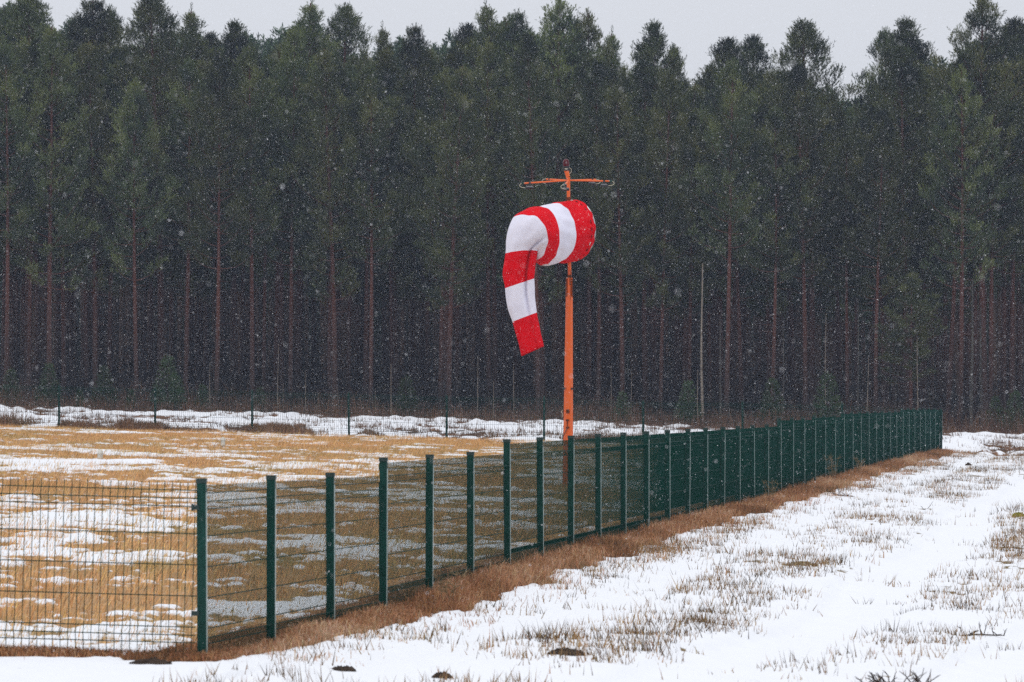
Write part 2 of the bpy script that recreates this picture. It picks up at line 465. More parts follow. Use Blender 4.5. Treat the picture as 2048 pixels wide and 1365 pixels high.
s, h, c = fields(bx, by)
ch = rng.uniform(.04, .12, len(X))[ci] * np.where(big, 1.3, 1)[ci]
cols = np.array([[.16, .10, .05], [.27, .165, .08], [.08, .055, .034], [.36, .22, .10]])
cc = cols[rng.integers(0, 4, len(X))][ci]
o = blades('snow_stubble', np.stack([bx, by, ground_base(bx, by) + h - .012], 1), ch * rng.uniform(.4, 1.25, len(ci)), rng.uniform(.005, .011, len(ci)),
           rng.uniform(.05, .8, len(ci)), rng.uniform(0, 6.28, len(ci)), jitter(cc, len(ci), .35))
tag(o, 'tufts of brown stubble standing out of the snow outside the fence', 'grass stubble', kind='stuff')

# verge of rust brown grass along the fence
def verge(name, n_, fx, label, hh=(.05, .22)):
    X, Y, kk = fx(n_)
    s, h, c = fields(X, Y)
    k = (s < .25 + .45 * rng.random(len(X)) ** 2 + .5 * (rng.random(len(X)) < .10)); X, Y, h = X[k], Y[k], h[k]; kk = kk[k]
    nb = fbm(X * 1.5, Y * .6, 91, 3)
    H = rng.uniform(*hh, len(X)) * (.45 + nb * 1.0) * kk
    cols = np.array([[.17, .10, .055], [.29, .13, .06], [.42, .21, .105], [.52, .30, .17], [.62, .44, .29]])
    ni = np.clip((fbm(X * .9, Y * .5, 97, 2) * 5 + rng.normal(0, .9, len(X))).astype(int), 0, 4)
    C = jitter(cols[ni], len(X), .3)
    o = blades(name, np.stack([X, Y, ground_base(X, Y) + h - .01], 1), H, rng.uniform(.003, .0075, len(X)), rng.uniform(.1, 1.7, len(X)),
               rng.uniform(0, 6.28, len(X)), C, bend=.35)
    tag(o, label, 'dry grass', kind='stuff')
def vx(n_):
    t = rng.random(n_) ** 1.35
    Y = 32.6 + t * (ENDY + 1.0 - 32.6); d = rng.uniform(-.5, 1.05, n_)
    kk = np.where(d < 0, .9, 1.15 - .55 * d) * np.interp(Y, [33, 37, 45], [.42, .62, 1])
    return XF(Y) + d, Y, kk
verge('fence_grass', 300000, vx, 'rust brown tall grass growing along the foot of the receding green fence')
def vl(n_):
    X = rng.uniform(-8, -1.9, n_); Y = 33 + rng.normal(0, .25, n_); return X, Y, np.full(n_, .55)
verge('panel_foot_grass', 26000, vl, 'short brown grass along the foot of the front fence panel')
def vf(n_):
    X = rng.uniform(-19, ENDX, n_); Y = far_y(X) + rng.normal(.4, .7, n_)
    return X, Y, np.where(X < -10, 1.25, .8)
X, Y, kk = vf(60000)
s, h, c = fields(X, Y)
cl = fbm(X * .8, Y * .5, 131, 3); k = (cl > .52) | ((X < -8.2) & (cl > .38)); X, Y, h, kk, cl = X[k], Y[k], h[k], kk[k], cl[k]
H = rng.uniform(.10, .38, len(X)) * kk * smooth(.35, .75, cl) * 1.3
o = blades('far_fence_weeds', np.stack([X, Y, ground_base(X, Y) + h - .01], 1), H, rng.uniform(.008, .018, len(X)), rng.uniform(.1, .8, len(X)), rng.uniform(0, 6.28, len(X)),
           jitter(np.array([.20, .115, .065]), len(X), .5), bend=.3)
tag(o, 'dark brown weeds growing along the foot of the far fence', 'weeds', kind='stuff')

# rough growth and undergrowth between far fence and forest
X, Y = sample_fan(90000, 137, 196, lambda y: -.13 * y, lambda y: .13 * y)
s, h, c = fields(X, Y)
edge = smooth(176, 189, Y)
cl = fbm(X * .5, Y * .3, 151, 3)
k = (s < .62) & (cl > .40 - .25 * edge) | (edge > .6) & (rng.random(len(X)) < .9)
X, Y, h, edge, cl = X[k], Y[k], h[k], edge[k], cl[k]
H = rng.uniform(.08, .3, len(X)) * (1 + edge * (1.6 + 2.6 * smooth(.45, .7, cl)))
C = jitter(np.array([.15, .085, .052]), len(X), .45)
C[edge > .5] *= np.array([.85, .85, .9])
o = blades('undergrowth', np.stack([X, Y, ground_base(X, Y) + h - .02], 1), H, rng.uniform(.010, .022, len(X)), rng.uniform(.05, .7, len(X)), rng.uniform(0, 6.28, len(X)), C, bend=.2)
tag(o, 'reddish brown dry undergrowth on the snowy ground in front of the forest', 'undergrowth', kind='stuff')

# ------------------------------------------------------------------ fences
PH = 1.20      # panel height
def panel_mesh(L, name='mesh_panel'):
    """welded wire panel in local coordinates: x along, -y towards the viewer of its outer face, z up from its foot"""
    zs = [.0, .12, .19, .24, .29, .49, .69, .89, 1.06, 1.115, 1.165, PH + .03]
    prof = [(-.0, .0), (0, .19), (-.048, .24), (0, .29), (0, 1.065), (-.048, 1.117), (0, 1.168), (0, PH + .02)]
    V = []; Fa = []
    r = .0023
    nx = int(round(L / .05)); xs = (np.arange(nx) + .5) * (L / nx)
    for x in xs:
        b0 = len(V)
        for (y, z) in prof:
            V += [(x - r, y - r, z), (x + r, y - r, z), (x + r, y + r, z), (x - r, y + r, z)]
        for i in range(len(prof) - 1):
            for q in range(4):
                a = b0 + i * 4 + q; c2 = b0 + i * 4 + (q + 1) % 4
                Fa.append((a, c2, c2 + 4, a + 4))
    r2 = .003
    for z, y in [(.03, 0), (.19, 0), (.24, -.048), (.29, 0), (.49, 0), (.69, 0), (.89, 0), (1.065, 0), (1.117, -.048), (1.168, 0)]:
        y -= .006
        b0 = len(V)
        for x in (0.0, L):
            V += [(x, y - r2, z - r2), (x, y + r2, z - r2), (x, y + r2, z + r2), (x, y - r2, z + r2)]
        for q in range(4): Fa.append((b0 + q, b0 + (q + 1) % 4, b0 + 4 + (q + 1) % 4, b0 + 4 + q))
    me = bpy.data.meshes.new(name); me.from_pydata(V, [], Fa); me.materials.append(M['wire']); me.update()
    return me

def post_parts(root, x, y, z0, z1, rot, size=(.060, .040), lean=0):
    mb = MB(); mb.cbox((0, 0, (z1 - z0) / 2 - .008), (size[1], size[0], z1 - z0 - .016), .004)
    p = mb.build('post', M['green'], root, loc=(x, y, z0)); p.rotation_euler = (random.gauss(0, .0035), random.gauss(.002, .0035), rot)
    mb = MB(); mb.cbox((0, 0, z1 - z0 - .004), (size[1] + .008, size[0] + .008, .030), .005)
    c = mb.build('cap', M['cap'], p)
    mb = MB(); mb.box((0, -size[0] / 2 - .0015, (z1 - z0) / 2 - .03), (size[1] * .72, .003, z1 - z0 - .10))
    if size[0] == .060: mb.build('edge_highlight', M['strip'], p)  # added pale strip, paints the bright reflected edge of the post
    if y < 22 and size[0] == .060:
        for zz in (.32, .68, 1.02):
            mb = MB(); mb.box((-size[1] / 2 - .003, -.008, zz + (z1 - z0 - 1.23)), (.006, .014, .014)); mb.build('clamp', M['green'], p)
    return p

groups = [(0, 3, -.545, -.600), (3, 6, -.500, -.515), (6, 19, -.42, -.450), (19, 22, -.357, -.385), (22, 25, -.349, -.370), (25, 33, -.315, -.345), (33, 40, -.296, -.340)]
dirn = Vector((DX, DY, 0)); Lp = dirn.length; rotf = math.atan2(DY, DX)
nf = thing('mesh_fence', 'long dark green welded mesh fence with many posts receding to the right', 'fence', (XA, D0, 0), 0)
pm = panel_mesh(Lp - .0)
NPOST = 40
def fpos(i):
    if i >= NPOST: return ENDX, ENDY
    return XA + DX * i, D0 + DY * i
for (a, b_, za, zb) in groups:
    for i in range(a, b_):
        x, y = fpos(i)
        t = (i - a) / (b_ - a); zt = HC + za + (zb - za) * t - (0 if i == a else .0)
        post_parts(nf, x - XA, y - D0, float(ground_base(x, y)) - .08 , zt + .0, rotf)
        x2, y2 = fpos(i + 1)
        zt2 = HC + za + (zb - za) * (i + 1 - a) / (b_ - a)
        p = bpy.data.objects.new('mesh_panel', pm); link(p, nf)
        # hangs on the field side face of the posts
        nx_, ny_ = -math.sin(rotf), math.cos(rotf)
        p.location = (x - XA + nx_ * .034, y - D0 + ny_ * .034, zt - .055 - PH)
        ln = math.hypot(x2 - x, y2 - y)
        p.rotation_euler = (0, -math.atan2(zt2 - zt, ln), math.atan2(y2 - y, x2 - x))
        if i == NPOST - 1: p.scale = (ln / Lp, 1, 1)
x, y = fpos(NPOST)
post_parts(nf, x - XA, y - D0, float(ground_base(x, y)) - .08, HC - .345, rotf)
# corner bracket on the first post
# short run facing the camera, leaving the frame to the left
lf = thing('mesh_fence', 'short green mesh fence run at the lower left, facing the camera beside the corner post', 'fence', (XA, D0, 0), 0)
pm2 = panel_mesh(2.48)
for k in range(2):
    x0 = -2.5 * (k + 1)
    p = bpy.data.objects.new('mesh_panel', pm2); link(p, lf)
    zt = HC - .545 - .035 + .027 * 2.5 * (k)
    p.location = (x0 + .0 - .03, .0, zt - PH + .067); p.rotation_euler = (0, .027, 0)
    zg = float(ground_base(XA + x0, D0))
    post_parts(lf, x0 - .03, .045, zg - .08, zt + .12, 0)
mb = MB(); mb.box((-.045, -.02, .98), (.05, .02, .03)); mb.box((-.062, -.024, .98), (.015, .03, .045)); mb.box((-.045, -.02, .3), (.05, .02, .03))
mb.build('corner_bracket', M['cap'], lf)

ff = thing('mesh_fence', 'distant green mesh fence with thin posts crossing the snow before the forest', 'fence', (-12, 135.5, 0), 0)
fx_px = [-266, -74, 118, 310, 504, 698, 893, 1088, 1286, 1485, 1684, 1882]
ft_px = [760, 765, 770, 775, 780, 785, 791, 793, 801, 803, 808, 818]
pts = []
for px, py in zip(fx_px, ft_px):
    # intersect the ray with the far fence line
    xl = (118 - 1024) * 136 / F; sl_ = (ENDY - 136) / (ENDX - xl); kx = (px - 1024) / F
    Yp = (136 - sl_ * xl) / (1 - sl_ * kx); Xp = kx * Yp
    pts.append((Xp, Yp, HC - (py - HORY) * Yp / F))
for i, (x, y, z) in enumerate(pts):
    if i < len(pts) - 1:
        zg = float(ground_base(x, y)) - .12
        post_parts(ff, x + 12, y - 135.5, zg, z, 0, (.055, .055))
        x2, y2, z2 = pts[i + 1]; ln = math.hypot(x2 - x, y2 - y)
        p = bpy.data.objects.new('mesh_panel', pm2); link(p, ff)
        p.location = (x + 12, y - 135.5 - .04, z - .04 - PH)
        p.rotation_euler = (0, -math.atan2(z2 - z, ln), math.atan2(y2 - y, x2 - x)); p.scale = (ln / 2.48, 1, 1)

# ------------------------------------------------------------------ windsock mast
MD = 84.0; S = F / MD
def mp_(x, y, dd=0.0): 
    return Vector(wp(x, y, MD)) + Vector((0, dd, 0))
mx0, _, _ = wp(1136.5, 800, MD)
mg = gz(mx0, MD)
mast = thing('windsock_mast', 'tall orange steel mast with radial lamp arms and red beacon behind the fence', 'mast', (mx0, MD, mg - .03))
O = Vector((mx0, MD, mg - .03))
def L(v): return Vector(v) - O
# lower tapered column: folded channel with lips
ztop = mp_(0, 556).z; zb = mg - .03
mb = MB()
def sect(w_, d_, z):
    return [(-w_ / 2, d_ * .35, z), (-w_ / 2, -d_ * .05, z), (-w_ * .22, -d_ / 2, z), (w_ * .22, -d_ / 2, z), (w_ / 2, -d_ * .05, z), (w_ / 2, d_ * .35, z), (w_ * .3, d_ / 2, z), (-w_ * .3, d_ / 2, z)]
vs = []; nz_ = 14
for k in range(nz_):
    t = k / (nz_ - 1); z = zb + (ztop - zb) * t; w_ = .175 + (.108 - .175) * t
    cx = (1135.6 + 3.2 * t - 1136.5) / S
    vs += [(p[0] + cx, p[1], p[2] - O.z) for p in sect(w_, w_ * .8, z)]
fs = [(k * 8 + q, k * 8 + (q + 1) % 8, (k + 1) * 8 + (q + 1) % 8, (k + 1) * 8 + q) for k in range(nz_ - 1) for q in range(8)]
fs += [tuple(range(7, -1, -1)), tuple((nz_ - 1) * 8 + q for q in range(8))]
mb.add(vs, fs); colm = mb.build('column', M['orange'], mast)
# rust streaked collar and edges
mb = MB()
zc = ztop - O.z; cxx = 2.3 / S
mb.tube([(cxx, 0, zc - .01), (cxx, 0, zc + .045)], .040, 10)
for sx_ in (-1, 1):
    mb.box((cxx + sx_ * .047, -.02, zc - .16), (.010, .05, .30)); 
mb.box((cxx + .008, -.046, zc - .05), (.010, .006, .14)); mb.box((cxx + .018, -.046, zc - .12), (.006, .006, .5))
mb.build('collar', M['rust'], mast)
mb = MB()
for (px, py) in ((1128.6, 777.5), (1144.0, 778)):
    v = L(mp_(px, py)); mb.box((v.x, -.05, v.z), (.026, .03, .032))
mb.build('bolt', M['black'], mast)
mb = MB(); v = L(mp_(1135.5, 823)); mb.box((v.x, -.073, v.z), (.056, .006, .060)); mb.build('nameplate', M['rust'], mast)
mb = MB(); v = L(mp_(1135, 848)); mb.box((v.x, -.074, v.z + .06), (.058, .012, .024)); mb.box((v.x, -.074, v.z - .06), (.058, .012, .024)); mb.box((v.x - .003, -.074, v.z), (.014, .008, .12))
mb.build('lock_bar', M['rust'], mast)
mb = MB(); mb.tube([(v.x, -.085, v.z - .07), (v.x - .03, -.09, v.z - .12), (v.x - .07, -.07, v.z - .2), (v.x - .085, -.05, v.z - .34)], .007, 5)
mb.build('cable', M['black'], mast)
mb = MB(); v = L(mp_(1125, 824)); mb.tube([(v.x, -.03, v.z + .03), (v.x - .015, -.03, v.z), (v.x + .005, -.03, v.z - .04), (v.x - .008, -.03, v.z - .09)], .006, 5)
mb.build('cable', M['cable'], mast)
# base plate
mb = MB(); mb.cbox((-.006, 0, .02), (.34, .30, .03), .03); mb.build('base_plate', M['rust'], mast)
# upper tube
zt0 = zc + .02; v1 = L(mp_(1137, 345)); vtop = L(mp_(1132.5, 343))
mb = MB(); mb.tube([(cxx + .004, 0, zt0), (.6 / S, 0, L(mp_(0, 400)).z), (.4 / S, 0, L(mp_(0, 352)).z)], .029, 12)
mb.build('upper_tube', M['orange'], mast, True)
mb = MB()
for py in (396, 399.5): mb.tube([(0.4 / S, 0, L(mp_(0, py)).z - .01), (.4 / S, 0, L(mp_(0, py)).z + .008)], .045, 12)
mb.tube([(.4 / S, 0, L(mp_(0, 354.5)).z), (.4 / S, 0, L(mp_(0, 353)).z)], .034, 12)
mb.build('collar_ring', M['rust'], mast, True)
# beacon
mb = MB(); mb.tube([(.2 / S, 0, L(mp_(0, 357)).z), (-1.5 / S, 0, L(mp_(0, 350)).z), (-3.6 / S, 0, L(mp_(0, 341)).z)], [.034, .036, .042], 12)
mb.build('beacon_bracket', M['orange'], mast, True)
bx_ = -4.3 / S
mb = MB(); z1_ = L(mp_(0, 342)).z; z2_ = L(mp_(0, 333)).z
mb.tube([(bx_, 0, z1_), (bx_, 0, z1_ + .03), (bx_, 0, z2_)], [.050, .055, .054], 16); mb.build('beacon_base', M['black'], mast, True)
mb = MB(); zz0 = z2_; zz1 = L(mp_(0, 318)).z; rr = .053
pr = [(zz0, rr * .95), (zz0 + .03, rr)]; hh = zz1 - zz0
for k in range(7):
    a = k / 6 * math.pi / 2; pr.append((zz1 - rr + rr * math.sin(a), rr * max(math.cos(a), .03)))
mb.tube([(bx_, 0, p[0]) for p in pr], [p[1] for p in pr], 18); mb.build('beacon_glass', M['lamp'], mast, True)
mb = MB(); mb.box((bx_, -.056, z1_ + .03), (.045, .004, .018)); mb.build('plate', M['cable'], mast)
mb = MB(); mb.tube([(bx_ + .055, -.01, z1_ + .05), (bx_ + .085, -.01, z1_ + .03), (bx_ + .085, -.01, z1_ - .02), (bx_ + .06, -.01, z1_ - .05), (bx_ + .03, -.02, z1_ - .06)], .005, 5)
mb.build('cable', M['cable'], mast)
# radial arms with floodlights
hub = L(mp_(1137, 361)); ARM = [(-95, .72, -.10), (-23, .73, -.025), (49, .70, .035), (121, .70, .045), (193, .75, -.055)]
for (az, ln, dz) in ARM:
    a = R(az); d = Vector((math.cos(a), math.sin(a), 0)); e = hub + d * ln + Vector((0, 0, dz))
    mb = MB(); mb.tube([hub + d * .02, e], .0125, 8); arm = mb.build('lamp_arm', M['orange'], mast, True)
    mb = MB(); mb.tube([e, e + d * .04], .016, 8); mb.build('arm_cap', M['green'], arm, True)
    mb = MB(); q = e - d * .10; mb.tube([q, q + Vector((0, 0, -.05))], .010, 6); mb.box(q + Vector((0, 0, .0)), (.035, .035, .035))
    mb.build('lamp_bracket', M['black'], arm)
    mb = MB(); c0 = q + Vector((0, 0, -.072)); side = Vector((1, 0, 0))
    mb.tube([c0 - side * .062, c0 - side * .058, c0 + side * .058, c0 + side * .062], [.014, .025, .025, .014], 10)
    fl = mb.build('floodlight', M['black'], arm, True)
    mb = MB(); mb.tube([c0 - side * .045 + Vector((0, -.004, .014)), c0 + side * .045 + Vector((0, -.004, .014))], .0165, 8); mb.build('lamp_housing', M['dsteel'], fl, True)
    sgn = -1 if d.x < .2 else 1
    mb = MB(); lp = []
    for k in range(9):
        t = k / 8 * math.pi; lp.append(e + Vector((sgn * math.sin(t) * .09 - sgn * .02, -.012, -.035 + math.cos(t) * .040)))
    mb.tube(lp, .0055, 5); mb.build('cable', M['cable'], arm)

# windsock cloth, swept from rings; each ring = centre, in-plane half axis, bulge (towards camera) with depth
rings = [  # u(band boundary), cx, cy, Ax, Ay, Bx, By, Bd(m), depth(m), squareness
    (0.0, 1149, 461, 4, 59.5, 41, -5, .40, .05),
    (0.5, 1129, 464.5, 5, 59, 41, -5, .38, -.08),
    (1.0, 1110, 468, 5, 58, 41, -6, .36, -.22),
    (1.5, 1096, 471, 6, 58, 37, -7, .36, -.34),
    (2.0, 1084, 474, 7, 57, 33, -9, .36, -.45),
    (2.5, 1067, 476, 15, 51.5, 35, -15, .36, -.56),
    (3.0, 1051, 480, 23, 42, 38, -22, .34, -.66),
    (3.25, 1045.5, 485, 27, 27, 31, -18, .29, -.70),
    (3.6, 1043, 496, 29.5, 9, 17, -9, .20, -.72),
    (4.0, 1042.5, 508, 30, -2, 6, -4, .13, -.72),
    (4.5, 1038.5, 541, 31, -6, 2, -2, .10, -.72),
    (5.0, 1039.5, 569, 28, -9.5, 0, 0, .09, -.72),
    (5.5, 1041.5, 603, 27, -8.5, 0, 0, .085, -.72),
    (6.0, 1049, 636, 23.5, -9, 0, 0, .08, -.72),
    (6.5, 1057, 672, 22, -9, 0, -1, .08, -.72),
    (7.0, 1065, 704, 21.5, -9.5, 0, -1, .085, -.72)]
RA = np.array(rings, float)
def cat(u):
    ks = RA[:, 0]; i = int(np.clip(np.searchsorted(ks, u) - 1, 0, len(ks) - 2))
    t = (u - ks[i]) / (ks[i + 1] - ks[i])
    p1, p2 = RA[i], RA[i + 1]; h_ = ks[i + 1] - ks[i]
    m1 = (RA[i + 1] - RA[i - 1]) / (ks[i + 1] - ks[i - 1]) * h_ if i > 0 else p2 - p1
    m2 = (RA[i + 2] - RA[i]) / (ks[i + 2] - ks[i]) * h_ if i + 2 < len(ks) else p2 - p1
    return (2 * t ** 3 - 3 * t * t + 1) * p1 + (t ** 3 - 2 * t * t + t) * m1 + (-2 * t ** 3 + 3 * t * t) * p2 + (t ** 3 - t * t) * m2
NS, NA = 140, 72
ring_n = 14
SV = []; 
for k in range(NS + 1):
    u_ = 7 * k / NS; r_ = cat(u_)
    for a in range(NA):
        th = 2 * math.pi * a / NA
        ca, sa_ = math.cos(th), math.sin(th)
        # A runs outer(-) to inner(+)
        wr = 0.0
        fl = smooth(2.4, 4.2, np.array(u_)) 
        # folds along the cloth
        wr += .018 * math.sin(th * 5 + u_ * 1.3) * float(fl) + .030 * float(fl) * math.sin(th * 9 + 1.3 * math.sin(u_)) * (1 - float(smooth(4.2, 6.5, np.array(u_))) * .6)
        pinch = math.exp(-((u_ - 3.0) / .7) ** 2)
        wr += .016 * pinch * math.sin(th * 7 + 2 * u_)
        wr += .012 * math.sin(u_ * 5 + th * 3) + .010 * math.sin(u_ * 11 - th * 4 + 1)
        wr += .016 * math.sin(th * 13 + 2.5 * math.sin(u_ * 1.7)) * (1 if u_ < 3 else .4) * abs(math.sin(u_ * 2.1 + th)) + .022 * pinch * math.sin(th * 11 - 3 * u_) * .6
        bill = .02 * math.sin(math.pi * (u_ % 1))
        kx_ = 1 + wr + (bill if u_ < 3 else 0)
        gfar = 1.0 if sa_ > 0 else 1 - .95 * float(smooth(1.6, 3.1, np.array(u_)))
        px = r_[1] + r_[3] * ca * kx_ + r_[5] * sa_ * kx_ * gfar
        py = r_[2] + r_[4] * ca * kx_ + r_[6] * sa_ * kx_ * gfar
        dep = r_[8] - r_[7] * sa_ * kx_
        # depth folds in the hanging part: an overlap crease right of the middle
        if u_ > 3.0:
            cr_ = math.exp(-((ca - .42) / .10) ** 2) * (sa_ > 0)
            dep += .11 * cr_ * min(1, (u_ - 3.0) * 2) * (1 - .7 * float(smooth(5.0, 6.5, np.array(u_))))
        SV.append(mp_(px, py, dep))
SV = np.array([tuple(v) for v in SV])
Fq = []; Fm = []
for k in range(NS):
    band = int(7 * (k + .5) / NS)
    for a in range(NA):
        Fq.append((k * NA + a, (k + 1) * NA + a, (k + 1) * NA + (a + 1) % NA, k * NA + (a + 1) % NA)); Fm.append(band % 2)
sock = thing('windsock', 'red and white striped fabric windsock hanging limp from the orange mast', 'windsock', tuple(mp_(1137, 461)))
SO = np.array(tuple(mp_(1137, 461)))
cl = mesh_np('fabric_sleeve', SV - SO, np.array(Fq), [M['red_cloth'], M['white_cloth']], sock, smooth_=True, fmat=Fm)
md = cl.modifiers.new('thick', 'SOLIDIFY'); md.thickness = .006; md.offset = -1
# hoop and lacing round the mouth
def ringpt(u_, th, out=1.0):
    r_ = cat(u_); ca, sa_ = math.cos(th) * out, math.sin(th) * out
    return Vector(SO * 0) + mp_(r_[1] + r_[3] * ca + r_[5] * sa_, r_[2] + r_[4] * ca + r_[6] * sa_, r_[8] - r_[7] * sa_) - Vector(SO)
mb = MB(); mb.tube([ringpt(0.0, 2 * math.pi * k / 48, .985) for k in range(49)], .014, 8, False); mb.build('hoop', M['steel'], sock, True)
mb = MB(); mb2 = MB()
for k in range(26):
    a0 = 2 * math.pi * (k / 26); a1 = a0 + .13
    (mb if k % 4 == 0 else mb2).tube([ringpt(.20, a0 + .02, 1.035), ringpt(.235, (a0 + a1) / 2, 1.045), ringpt(.20, a1, 1.035)], .007, 4)
mb.build('lacing', M['lacing'], sock); mb2.build('lacing', M['dark_cord'], sock)
mb = MB()
c0 = mp_(1137.4, 461) - Vector(SO)
for (u_, th) in ((0, -math.pi / 2 - .9), (0, math.pi)):
    pass
for py in (404, 519):
    tgt = ringpt(0.0, math.pi if py < 450 else 0, 1.0); mb.tube([Vector((.4 / S, 0, (461 - py) / S)), tgt], .012, 6)
mb.build('hoop_bracket', M['steel'], sock)

# ------------------------------------------------------------------ small things in the field
def marker(px, py, D, H, label):
    x, y, _ = wp(px, py, D); z = gz(x, y) - .03
    pr = [(0, .052), (H * .35, .054), (H * .36, .050), (H * .70, .050), (H * .71, .054), (H * .86, .048), (H * .96, .030), (H, .006)]
    t = thing('marker_stone', label, 'marker', (x, y, z), 0, 'small pale concrete markers in the meadow')
    mb = MB(); mb.tube([(0, 0, p[0]) for p in pr], [p[1] for p in pr], 12); mb.build('stone', M['concrete'], t, True)
    mb = MB(); mb.tube([(0, 0, -.02), (0, 0, .045)], .058, 12); mb.build('base', M['soil'], t)
marker(200.5, 927, 94, .225, 'pale round topped marker stone beside the strip of snow, the left one')
marker(446, 905, 110, .235, 'pale round topped marker stone standing in straw grass, the right one')

def lump(px, py, D, w_, h_, label, name, mt, cat_, seed, snowcap=False):
    r = np.random.default_rng(seed)
    x, y, _ = wp(px, py, D); z = gz(x, y)
    nu, nv = 26, 9; V = [(0, 0, h_)]; Fa = []
    for j in range(1, nv + 1):
        e = j / nv
        for i in range(nu):
            a = 2 * math.pi * i / nu
            rr = e * (1 + .28 * float(vnoise(math.cos(a) * 2 + 9, math.sin(a) * 2 + seed, seed)) - .14)
            hz = h_ * (1 - e ** 2.2) * (.6 + .8 * float(vnoise(math.cos(a) * e * 5 + 4, math.sin(a) * e * 5 + seed, seed + 3))) - (.02 if j == nv else 0)
            V.append((math.cos(a) * rr * w_ / 2, math.sin(a) * rr * w_ * .45, hz + r.normal(0, h_ * .17)))
    tri = [(0, 1 + i, 1 + (i + 1) % nu) for i in range(nu)]
    q = [(1 + (j - 1) * nu + i, 1 + j * nu + i, 1 + j * nu + (i + 1) % nu, 1 + (j - 1) * nu + (i + 1) % nu) for j in range(1, nv) for i in range(nu)]
    o = mesh_np(name, V, [np.array(tri), np.array(q)], mt, loc=(x, y, z), smooth_=False)
    return tag(o, label, cat_, 'lumps lying on the snow')
def dist(py, dy=0):   # distance of ground seen at row py right of the fence
    return 1.73 * F / (py - HORY)
lump(303, 1346, dist(1346), .28, .030, 'flat dark soil lump in the snow below the front mesh panel', 'soil_clod', M['soil'], 'soil clod', 1)
lump(688, 1334, dist(1334), .18, .026, 'small dark soil lump beside the rusty grass, bottom centre left', 'soil_clod', M['soil'], 'soil clod', 2)
lump(1128, 1309, dist(1309), .27, .034, 'largest dark soil lump, in the snow at bottom centre', 'soil_clod', M['soil'], 'soil clod', 3)
lump(884, 1348, dist(1348), .14, .030, 'small dark soil lump at the bottom edge between larger lumps', 'soil_clod', M['soil'], 'soil clod', 4)
lump(2038, 1042, dist(1042) * 1.02, .25, .06, 'yellow green moss tuft in the snow at the right edge', 'moss_tuft', M['moss'], 'moss', 5)
lump(1937, 944, dist(944) * .98, .16, .05, 'small dark clod in the snow far beyond the tracks', 'soil_clod', M['soil'], 'soil clod', 6)
lump(335, 855, 134.5, .26, .10, 'dark round clod at the foot of the far fence', 'soil_clod', M['soil'], 'soil clod', 8)

def twigs(px, py, D, w_, n_, h_, label, seed):
    r = random.Random(seed); x, y, _ = wp(px, py, D); z = gz(x, y)
    mb = MB()
    mb.tube([(-w_ / 2, 0, .004), (-w_ * .15, .03, .012), (w_ * .2, -.02, .010), (w_ / 2, .01, .004)], [.004, .006, .006, .003], 5)
    for k in range(n_):
        p = Vector((r.uniform(-w_ / 2, w_ / 2), r.uniform(-.03, .03), .004)); d = Vector((r.uniform(-1, 1), r.uniform(-.4, .4), r.uniform(.1, .8))).normalized()
        ln = r.uniform(.4, 1) * h_ * 2.2; q = p + d * ln * .5 + Vector((0, 0, r.uniform(0, .02))); e = q + (d + Vector((r.uniform(-.5, .5), 0, r.uniform(-.5, .3)))).normalized() * ln * .5
        mb.tube([p, q, e], [.005, .004, .002], 4)
        e2 = q + (d + Vector((r.uniform(-1, 1), 0, r.uniform(-.3, .8)))).normalized() * ln * .35; mb.tube([q, e2], [.003, .0015], 4)
    o = mb.build('fallen_branch', M['twig'], loc=(x, y, z)); tag(o, label, 'branch', 'fallen branches on the snow')
twigs(1965, 1238, dist(1238), .34, 11, .05, 'dark fallen branch with bare twigs lying in the snow, right side', 3)
twigs(1790, 1345, dist(1345), .42, 30, .050, 'tangle of thin dark twigs in the snow at the bottom right', 4)
twigs(1852, 1030, dist(1030), .08, 2, .08, 'single forked dark twig sticking out of the open snow', 5)
twigs(1000, 872, 127, .5, 14, .14, 'dark bare twigs at the foot of the far fence near the mast', 7)
twigs(1690, 1010, dist(1010), .3, 10, .12, 'dark wiry dead weeds in the snow beside the fence verge', 8)

# tall dry weed stems against the fence
def weed(px, i, side, H, label, seed):
    r = random.Random(seed); x, y = XA + DX * i + side, D0 + DY * i; z = gz(x, y)
    mb = MB()
    for k in range(5):
        a = r.uniform(-.5, .5); pts_ = []
        for j in range(6):
            t = j / 5; pts_.append(Vector((.02 * k - .04 + a * .35 * t * t, r.uniform(-.02, .02), H * r.uniform(.8, 1) * (t - .18 * abs(a) * t * t))))
        mb.tube(pts_, [.004, .004, .0035, .003, .0025, .002], 4)
        for j in range(14):
            t = r.uniform(.45, 1); b0 = pts_[min(5, int(t * 5))]; mb.tube([b0, b0 + Vector((r.uniform(-.07, .07), r.uniform(-.04, .04), r.uniform(0, .06)))], [.003, .0015], 3)
    o = mb.build('dry_weed', mat('dry weed stem', (.22, .16, .09), .9, .1), loc=(x, y, z)); tag(o, label, 'weed', 'dry weed stems by the fence')
weed(0, 22.5, .25, .62, 'tall arching dry weed with seed heads against the dark part of the fence', 1)
weed(0, 25.5, .22, .45, 'shorter dry weed behind the arching one by the fence', 2)
weed(0, 17.2, .22, .38, 'dry reddish weed stalks in front of the fence near its middle', 3)
weed(0, 3.6, .3, .34, 'loose straw coloured weed beside the tall post in the foreground', 4)

